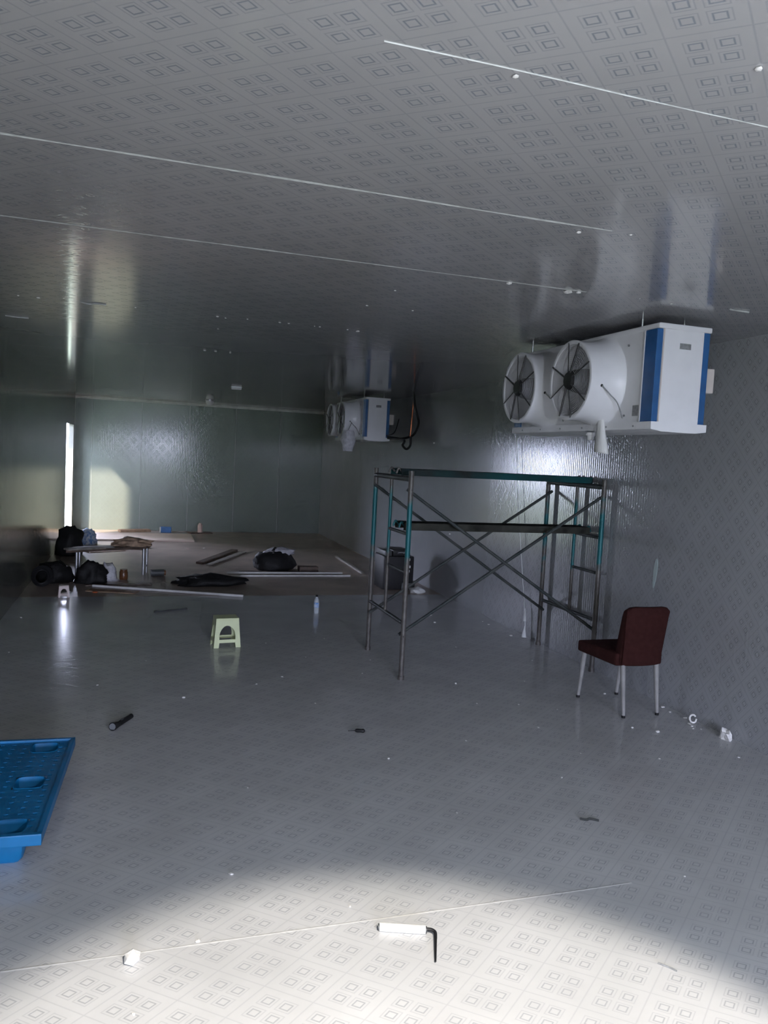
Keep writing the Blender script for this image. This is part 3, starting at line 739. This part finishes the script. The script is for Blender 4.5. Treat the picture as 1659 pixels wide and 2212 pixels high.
# foam crumbs
CR = random.Random(11)
def chip(name, p, s, seed, m=M_FOAM, flat=0.6, down=False):
    bm = B(); bmesh.ops.create_icosphere(bm, subdivisions=1, radius=1)
    el = 0.75+0.7*CR.random()
    for v in bm.verts:
        k = 1+0.5*noise.noise(v.co*1.7+Vector((seed, 0, 0)))
        v.co = Vector((v.co.x*s*k*el, v.co.y*s*k, v.co.z*s*k*flat))
    mn = min(v.co.z for v in bm.verts); mx_ = max(v.co.z for v in bm.verts)
    for v in bm.verts: v.co.z -= (mx_ if down else mn)
    o = obj(name, bm, m, loc=p); o.rotation_euler = (0, 0, CR.random()*6.28)
    return o
FC = [(0.25, 2.74, 1.4), (0.42, 3.17, 1.3), (0.35, 5.58, 1.7), (1.81, 6.0, 1.2), (1.47, 4.24, 1.3), (2.49, 5.62, 1.5), (2.76, 5.05, 1), (1.26, 5.31, 1), (1.14, 6.0, 1), (0.91, 5.83, 1.1),
      (2.66, 4.57, 1.3), (2.38, 3.79, .9), (3.46, 4.34, 2.3), (3.33, 4.45, 1.7), (3.6, 5.19, 1.4), (3.16, 3.93, .9), (3.86, 4.81, 2.2), (3.84, 4.7, 1.3), (3.86, 4.56, 1.8), (3.81, 4.45, 1.8), (3.77, 4.36, 1.3), (3.79, 4.40, 1.5), (3.82, 4.34, .9), (3.70, 3.85, 1),
      (3.17, 7.82, 1.7), (3.75, 7.82, 1.4), (3.75, 7.66, 1.6), (3.26, 8.18, 1.6), (3.75, 7.12, 2.2), (2.97, 6.75, 1), (1.45, 6.56, .9), (2.06, 4.43, 1), (-1.09, 8.37, 1.8), (-1.0, 7.0, 1.3), (-0.25, 5.97, 1.2), (1.18, 7.09, 1), (1.77, 7.21, .9),
      (2.45, 5.12, 1), (1.15, 14.03, 3.2), (2.37, 2.72, .8), (0.03, 2.42, .8), (0.85, 2.83, .9), (0.6, 4.0, .7), (2.0, 6.4, .9), (2.7, 4.1, .8), (3.0, 4.9, .9), (3.5, 6.2, .9), (3.1, 5.6, .8), (0.1, 6.6, .9), (1.6, 3.5, .7)]
for i, (x, y, s) in enumerate(FC):
    if y > 9: zl = 'white foam crumb on the dusty brown far floor'
    elif y < 3.0: zl = 'tiny white foam crumb in the bright pool of light on the near floor'
    elif x > 3.65 and y < 6: zl = 'white foam crumb at the foot of the right wall near the chair'
    elif x > 3.0 and y < 6: zl = 'white foam crumb on the floor around the chair'
    elif x > 2.9: zl = 'white foam crumb on the floor behind the scaffold by the right wall'
    elif x < 0.2: zl = 'white foam crumb on the dark floor near the left wall'
    elif y > 6: zl = 'tiny white foam crumb on the floor between the lime stool and the scaffold'
    elif y > 4.5: zl = 'tiny white foam crumb on the mid floor between torch and chair'
    else: zl = 'tiny white foam crumb on the floor just beyond the bright pool'
    tag(chip('foam_crumb', (x, y, 0), 0.0072*s, i*1.7, flat=0.45), zl, 'foam crumb', 'white foam crumbs on the floor')
tag(chip('foam_lump', (0.025, 2.675, 0), 0.032, 3.3, flat=0.8), 'largest white foam lump on the bright near floor at lower left', 'foam lump')
tag(blob('foam_lump', (3.865, 4.155, 0), (0.028, 0.045, 0.065), M_FOAM, seed=4, amp=0.7, jag=0.9, fr=2.2, sub=2, smooth=False), 'pale jagged foam lump at the foot of the right wall', 'foam lump')
bm = B(); bmesh.ops.create_uvsphere(bm, u_segments=14, v_segments=8, radius=0.001); bm.clear()
bm_tube(bm, [(3.86+0.022*math.cos(t*0.7), 4.475+0.022*math.sin(t*0.7), 0.03+0.022*math.sin(t*0.7+0.7)) for t in range(9)], 0.007, 8, 3)
for v in bm.verts: v.co.z = max(v.co.z, 0.0)
tag(obj('foam_ring', bm, M_FOAM, smooth='all'), 'curled white foam ring at the foot of the right wall', 'foam ring')
bm = B()
tag(blob('crumpled_tissue', (3.62, 9.62, 0), (0.09, 0.10, 0.07), M_LAMP, seed=8, amp=0.5, jag=0.6, fr=2, sub=2, smooth=False), 'crumpled white paper beside the black case on the right', 'crumpled paper')
# ceiling flecks, mostly along the panel seams
CC = [(-0.66, 5.61, 1.1), (-0.78, 5.61, .9), (-0.05, 5.61, .9), (0.5, 5.62, 1.2), (0.56, 5.66, .9), (0.56, 6.21, .9), (0.71, 5.61, 1), (0.94, 5.61, 1), (1.01, 5.62, 1.1), (1.2, 5.62, .8), (1.24, 5.62, 1), (1.45, 5.62, .9), (1.53, 5.62, 2.0),
      (1.32, 4.66, 1.0), (1.62, 4.66, 1), (1.34, 4.17, .8), (1.8, 3.68, 1.8), (2.15, 3.69, 2.6), (2.21, 3.68, 1.9), (1.64, 2.76, 1.3), (1.84, 2.7, .8), (1.33, 1.5, 1.1), (0.84, 1.75, 1.0), (0.57, 7.62, 1.6), (0.67, 7.62, 1.5), (0.81, 7.62, 1.6), (2.58, 3.66, .6), (2.8, 3.68, .7)]
for i, (x, y, s) in enumerate(CC):
    tag(chip('ceiling_foam_fleck', (x, y, HR), 0.0085*s, 50+i*1.3, flat=0.4, down=True), ('white foam fleck on the near ceiling' if y < 3 else 'white foam fleck on the ceiling in front of the near air cooler' if y < 4.4 else 'white foam fleck on the ceiling just left of the near air cooler' if y < 5 else 'white foam fleck in the dotted row along a ceiling seam' if y < 7 else 'white foam fleck on the dark far ceiling'), 'foam fleck', 'white foam flecks on the ceiling')
def streak(name, pts, label):
    return tag(tube(name, pts, 0.005, M_SEAL, n=6), label, 'sealant')
streak('sealant_streak', [(-0.40, 5.60, HR-.004), (-0.35, 5.64, HR-.006), (-0.30, 5.61, HR-.004), (-0.24, 5.62, HR-.004)], 'wavy white sealant streak on the ceiling beside the door reflection')
streak('sealant_streak', [(-1.0, 6.56, HR-.004), (-0.93, 6.58, HR-.006), (-0.84, 6.59, HR-.004)], 'thin sealant streak on the ceiling near the left wall')
streak('sealant_streak', [(3.15, 3.62, HR-.005), (3.19, 3.63, HR-.003), (3.29, 3.63, HR-.005)], 'short white sealant streak on the ceiling above the near cooler end')
for x, y, z, lab in ((XR, 10.05, 2.02, 'white foam fleck on the right wall above the scaffold'), (XR, 9.3, 0.83, 'white foam fleck on the right wall behind the scaffold braces')):
    o = chip('wall_foam_fleck', (x-0.006, y, z), 0.014, y, flat=0.9); tag(o, lab, 'foam fleck')
# ceiling lamps at the far end
lp = thing('ceiling_lamp', 'oblong milky lamp on the ceiling above the black heap', 'ceiling lamp', (1.36, 11.75, HR))
obj('cover', bm_box(B(), (-0.075, -0.035, -0.04), (0.075, 0.035, -0.006), 0.014), M_LAMP, lp, smooth=True)
obj('base', bm_box(B(), (-0.08, -0.04, -0.008), (0.08, 0.04, 0.0), 0.002), M_STEEL, lp)
lp = thing('ceiling_lamp', 'round milky lamp on the ceiling near the far wall', 'ceiling lamp', (1.28, 15.4, HR))
obj('cover', bm_lathe(B(), [(0.075, -0.012), (0.075, -0.05), (0.06, -0.085), (0.03, -0.1), (0.0005, -0.102)], n=24), M_LAMP, lp, smooth=True)
obj('base', bm_lathe(B(), [(0.0005, 0), (0.085, 0), (0.085, -0.014), (0.0005, -0.014)], n=24), M_STEEL, lp, smooth=True)
# string down the right wall, tape strip
st = thing('hanging_string', 'thin white plastic string hanging down the right wall behind the scaffold', 'string')
obj('strand', bm_tube(B(), [(3.885, 7.54, 2.15), (3.885, 7.50, 1.9), (3.88, 7.40, 1.4), (3.885, 7.25, 0.8), (3.875, 7.10, 0.30), (3.88, 7.06, 0.06), (3.87, 7.05, 0.004)], 0.0035, 6), M_STRING, st, smooth=True)
obj('frayed_end', bm_cyl(B(), (3.878, 7.09, 0.30), (3.872, 7.07, 0.17), 0.004, 0.014, 8), M_STRING, st, smooth=True)
obj('tail_tuft', bm_cyl(B(), (3.876, 7.07, 0.12), (3.862, 7.05, 0.003), 0.004, 0.026, 8), M_STRING, st, smooth=True)
bm = B()
outl = [(0.028*math.sin(2*PI*i/18)*(0.8+0.25*math.cos(6*i/18)), 0.12*math.cos(2*PI*i/18)) for i in range(18)]
bm_prism(bm, outl, [], lambda u, v, d: Vector((XR-0.003+d, 5.095-u-0.15*v*0.6, 0.99+v)), 0.003)
tag(obj('tape_patch', bm, M_TAPE), 'pale greenish tape patch on the right wall above the chair', 'tape')

# ------------------------------------------------------------------ far end: rubbish and material
def pipe_on_floor(a, b, rr_, label):
    bm = bm_cyl(B(), (a[0], a[1], rr_), (b[0], b[1], rr_), rr_, n=12)
    return tag(obj('white_tube', bm, M_PVC, smooth=True), label, 'tube')
pipe_on_floor((-0.51, 10.14), (1.26, 9.39), 0.016, 'long white tube lying aslant on the floor, nearest the lime stool')
pipe_on_floor((1.25, 11.17), (2.97, 11.15), 0.018, 'white tube lying straight across the floor, right against the black heap')
pipe_on_floor((1.29, 10.93), (3.04, 10.94), 0.014, 'thinner white tube lying parallel in front of another tube')
board('timber_batten', (3.355, 13.05, 0.0), (3.31, 11.2, 0.0), 0.05, 0.03, M_WOOD, 'pale timber batten lying along the right wall', 'batten')
board('timber_board', (1.06, 11.97, 0.0), (1.80, 13.55, 0.0), 0.10, 0.02, M_WOOD, 'pale board lying left of the black heap, light upper face', 'board')
board('timber_board', (0.94, 12.15, 0.0), (1.66, 13.75, 0.0), 0.12, 0.03, M_DWOOD, 'dark board lying beside the pale board left of the heap', 'board')
hp = tag(blob('rubbish_sack', (2.02, 11.66, 0), (0.30, 0.22, 0.29), M_BAG, seed=2, amp=0.35, jag=0.25, fr=1.6), 'big black rubbish sack heap in the middle of the far floor', 'sack')
tag(blob('plastic_sheet', (2.10, 11.68, 0.225), (0.20, 0.13, 0.10), M_FILM, seed=6, amp=0.5, jag=0.5, fr=2.0, sub=3), 'crumpled clear plastic sheet on top of the big black heap', 'plastic sheet')
board('timber_board', (2.37, 11.50, 0.0), (2.66, 11.50, 0.0), 0.16, 0.07, M_DWOOD, 'short dark timber block right beside the black heap', 'timber')
board('timber_board', (1.45, 11.32, 0.0), (2.35, 11.30, 0.0), 0.16, 0.015, M_DWOOD, 'thin dark board lying under the front of the black heap', 'board')
tag(blob('tarpaulin_bundle', (0.94, 10.30, 0), (0.40, 0.20, 0.13), M_BAG, seed=9, amp=0.4, jag=0.4, fr=1.9), 'flat black tarpaulin bundle between the white tubes', 'bundle')
tag(tube('rubber_offcut', [(0.20, 8.55, 0.008), (0.36, 8.62, 0.008), (0.55, 8.70, 0.008)], 0.012, M_GREYPL, n=6), 'thin dark rubber strip on the floor left of the lime stool', 'strip')
# black case with a slotted lid on the right
cs_ = thing('tool_case', 'black upright plastic case by the right wall behind the scaffold', 'case', (3.42, 10.05, 0))
obj('body', bm_box(B(), (-0.22, -0.20, 0.0), (0.22, 0.22, 0.46), 0.02), M_BLACK, cs_, smooth=True)
lid = obj('lid', bm_box(B(), (-0.09, -0.19, 0.46), (0.16, 0.20, 0.545), 0.02), M_BLACK, cs_, smooth=True)
obj('side_block', bm_box(B(), (-0.20, -0.18, 0.46), (-0.10, 0.18, 0.53), 0.01), M_GREYPL, cs_, smooth=True)
obj('handle', bm_tube(B(), [(-0.02, -0.19, 0.50), (-0.02, -0.225, 0.515), (0.06, -0.225, 0.515), (0.06, -0.19, 0.50)], 0.008, 8), M_GREYLAB, lid, smooth=True)
for dx, z in ((0.14, 0.40), (0.15, 0.30), (0.14, 0.24), (0.01, 0.26)):
    obj('latch', bm_box(B(), (dx-0.016, -0.212, z), (dx+0.016, -0.198, z+0.035), 0.004), M_PVC, cs_)
obj('base_plinth', bm_box(B(), (0.04, -0.24, 0.0), (0.23, -0.20, 0.10), 0.008), M_GREYPL, cs_)
# low bench carrying packaging
bench = thing('low_bench', 'low dark timber bench on grey metal legs carrying packaging', 'bench', (0, 0, 0))
def slab(name, quad, z0, z1, m, par):
    bm = B(); a = [bm.verts.new((x, y, z0)) for x, y in quad]; b = [bm.verts.new((x, y, z1)) for x, y in quad]
    n = len(quad)
    for i in range(n): bm.faces.new((a[i], a[(i+1) % n], b[(i+1) % n], b[i]))
    bm.faces.new(a[::-1]); bm.faces.new(b)
    return obj(name, bm, m, par)
slab('bench_top', [(0.13, 11.05), (0.21, 11.38), (-0.80, 10.92), (-0.86, 10.55)], 0.37, 0.405, M_DWOOD, bench)
for x, y in ((0.095, 11.10), (0.14, 11.31), (-0.74, 10.66), (-0.72, 10.86)):
    lg = obj('leg', bm_cyl(B(), (x, y, 0), (x, y, 0.37), 0.018, n=12), M_STEEL, bench, smooth=True)
obj('stretcher', bm_cyl(B(), (0.105, 11.10, 0.10), (0.14, 11.31, 0.10), 0.012, n=10), M_STEEL, bench, smooth=True)
tag(blob('kraft_paper_heap', (-0.06, 11.12, 0.405), (0.22, 0.14, 0.10), M_KRAFT, seed=12, amp=0.5, jag=0.6, fr=2.2, sub=3, smooth=False), 'heap of crumpled brown paper lying on the low bench', 'paper')
board('timber_board', (-0.86, 10.55, 0.405), (-0.42, 10.80, 0.405), 0.14, 0.02, M_WOOD, 'short pale board lying on the left end of the low bench', 'board')
tag(blob('bin_liner', (-0.54, 10.43, 0.0), (0.18, 0.09, 0.27), M_BAG, seed=14, amp=0.4, jag=0.3), 'black bin liner lying against the front of the low bench', 'bag')
tag(blob('plastic_film_heap', (-0.36, 10.62, 0.0), (0.12, 0.10, 0.19), M_FILM, seed=15, amp=0.5, jag=0.7, fr=2.4), 'crumpled clear plastic film on the floor beside the low bench', 'plastic film')
jar = thing('brown_jar', 'small brown jar standing on the floor by the bench', 'jar', (-0.155, 10.72, 0))
obj('body', bm_lathe(B(), [(0.0005, 0), (0.05, 0), (0.055, 0.01), (0.055, 0.10), (0.045, 0.115), (0.0005, 0.115)], n=18), M_BROWNJAR, jar, smooth=True)
obj('lid', bm_cyl(B(), (0, 0, 0.115), (0, 0, 0.135), 0.048, n=18), M_BROWNJAR, jar, smooth=True)
can = thing('dark_can', 'dark paint can on its side beside the bench leg', 'can', (0.20, 10.98, 0.045), math.radians(8))
obj('body', bm_cyl(B(), (0, 0, 0), (0.17, 0, 0), 0.045, n=18), M_GREYPL, can, smooth=True)
obj('cap', bm_cyl(B(), (0.17, 0, 0), (0.195, 0, 0), 0.035, n=18), M_BROWNJAR, can, smooth=True)
# flat cardboard and boards on the floor, left
board('cardboard_sheet', (-0.60, 10.25, 0.0), (0.20, 10.31, 0.0), 0.07, 0.012, M_DWOOD, 'long dark board lying flat in front of the low bench', 'board')
board('cardboard_sheet', (-0.55, 9.92, 0.0), (0.02, 9.72, 0.0), 0.16, 0.008, M_CARD, 'brown cardboard strip lying in front of the slanting white tube', 'cardboard')
board('cardboard_sheet', (-0.82, 13.45, 0.0), (-0.25, 13.75, 0.0), 0.35, 0.01, M_CARD, 'brown cardboard sheet on the floor behind the bench', 'cardboard')
tag(blob('kraft_paper_heap', (-0.02, 14.05, 0.0), (0.25, 0.18, 0.07), M_KRAFT, seed=21, amp=0.5, jag=0.6, fr=2.0, sub=3, smooth=False), 'crumpled brown paper heap on the floor behind the bench', 'paper')
tag(chip('orange_offcut', (-0.46, 9.72, 0), 0.035, 4.4, m=M_ORANGE, flat=0.3), 'small orange plastic offcut on the dark floor', 'offcut')
# black bags and coil by the left wall
tag(blob('bin_liner', (-1.02, 13.05, 0.0), (0.20, 0.20, 0.46), M_BAG, seed=31, amp=0.35, jag=0.2), 'tall black bin liner standing in front of the bright doorway', 'bag')
tag(blob('woven_sack', (-0.83, 14.45, 0.0), (0.15, 0.15, 0.27), M_BLUEBAG, seed=33, amp=0.3, jag=0.2), 'blue and white woven sack standing behind the black bin liner', 'sack')
tag(blob('bin_liner', (-0.98, 10.52, 0.0), (0.20, 0.14, 0.24), M_BAG, seed=35, amp=0.4, jag=0.3), 'black bin liner slumped behind the hose coil', 'bag')
hc = thing('hose_coil', 'black hose coil leaning on the left wall', 'hose', (-1.10, 10.18, 0.0))
for k in range(4):
    bm = B(); R_ = 0.112-0.012*k; pts = []
    for i in range(33):
        t = 2*PI*i/32
        pts.append((R_*math.cos(t), -0.02*k+0.06*math.sin(t)+0.03, 0.128+R_*math.sin(t)))
    obj('hose_turn', bm_tube(bm, pts, 0.014, 8, 1), M_BLACK, hc, smooth=True)
# things along the far wall
bx = thing('blue_carton', 'small blue carton with a white end by the far wall', 'carton', (0.56, 16.62, 0))
obj('body', bm_box(B(), (-0.09, -0.08, 0), (0.12, 0.08, 0.115), 0.004), M_BLUEBOX, bx)
obj('white_end', bm_box(B(), (-0.115, -0.078, 0.002), (-0.088, 0.078, 0.11), 0.004), M_PVC, bx)
bt2 = thing('pink_tin', 'pale pinkish tin standing on a dark board by the far wall', 'tin', (1.265, 16.55, 0.022))
obj('body', bm_lathe(B(), [(0.0005, 0), (0.05, 0), (0.05, 0.15), (0.038, 0.17), (0.0005, 0.17)], n=18), M_RUSTWHITE, bt2, smooth=True)
obj('cap', bm_cyl(B(), (0, 0, 0.17), (0, 0, 0.195), 0.03, n=14), M_RUSTWHITE, bt2, smooth=True)
board('timber_board', (1.03, 16.50, 0.0), (1.50, 16.60, 0.0), 0.22, 0.022, M_DWOOD, 'dark board lying under the pink tin by the far wall', 'board')
board('cardboard_sheet', (-0.35, 16.55, 0.0), (0.25, 16.72, 0.0), 0.2, 0.05, M_CARD, 'folded brown cardboard lying by the far wall in the sun', 'cardboard')
tag(chip('white_offcut', (0.86, 13.9, 0), 0.045, 6.6, m=M_PINK, flat=0.25), 'pale pinkish offcut lying on the dusty far floor', 'offcut')

sheet = box('lit_strip_sheet', (-1.20, 14.98, 0.0), (1.05, 16.15, 0.03), simple('lit_strip_pink', (0.85, 0.70, 0.60), 0.7, var=0.04, scale=3))  # pale sheet added so the daylit floor strip by the door reads bright
tag(sheet, 'pale pink sheet added inside the bright doorway to brighten the daylit floor strip', 'added sheet')
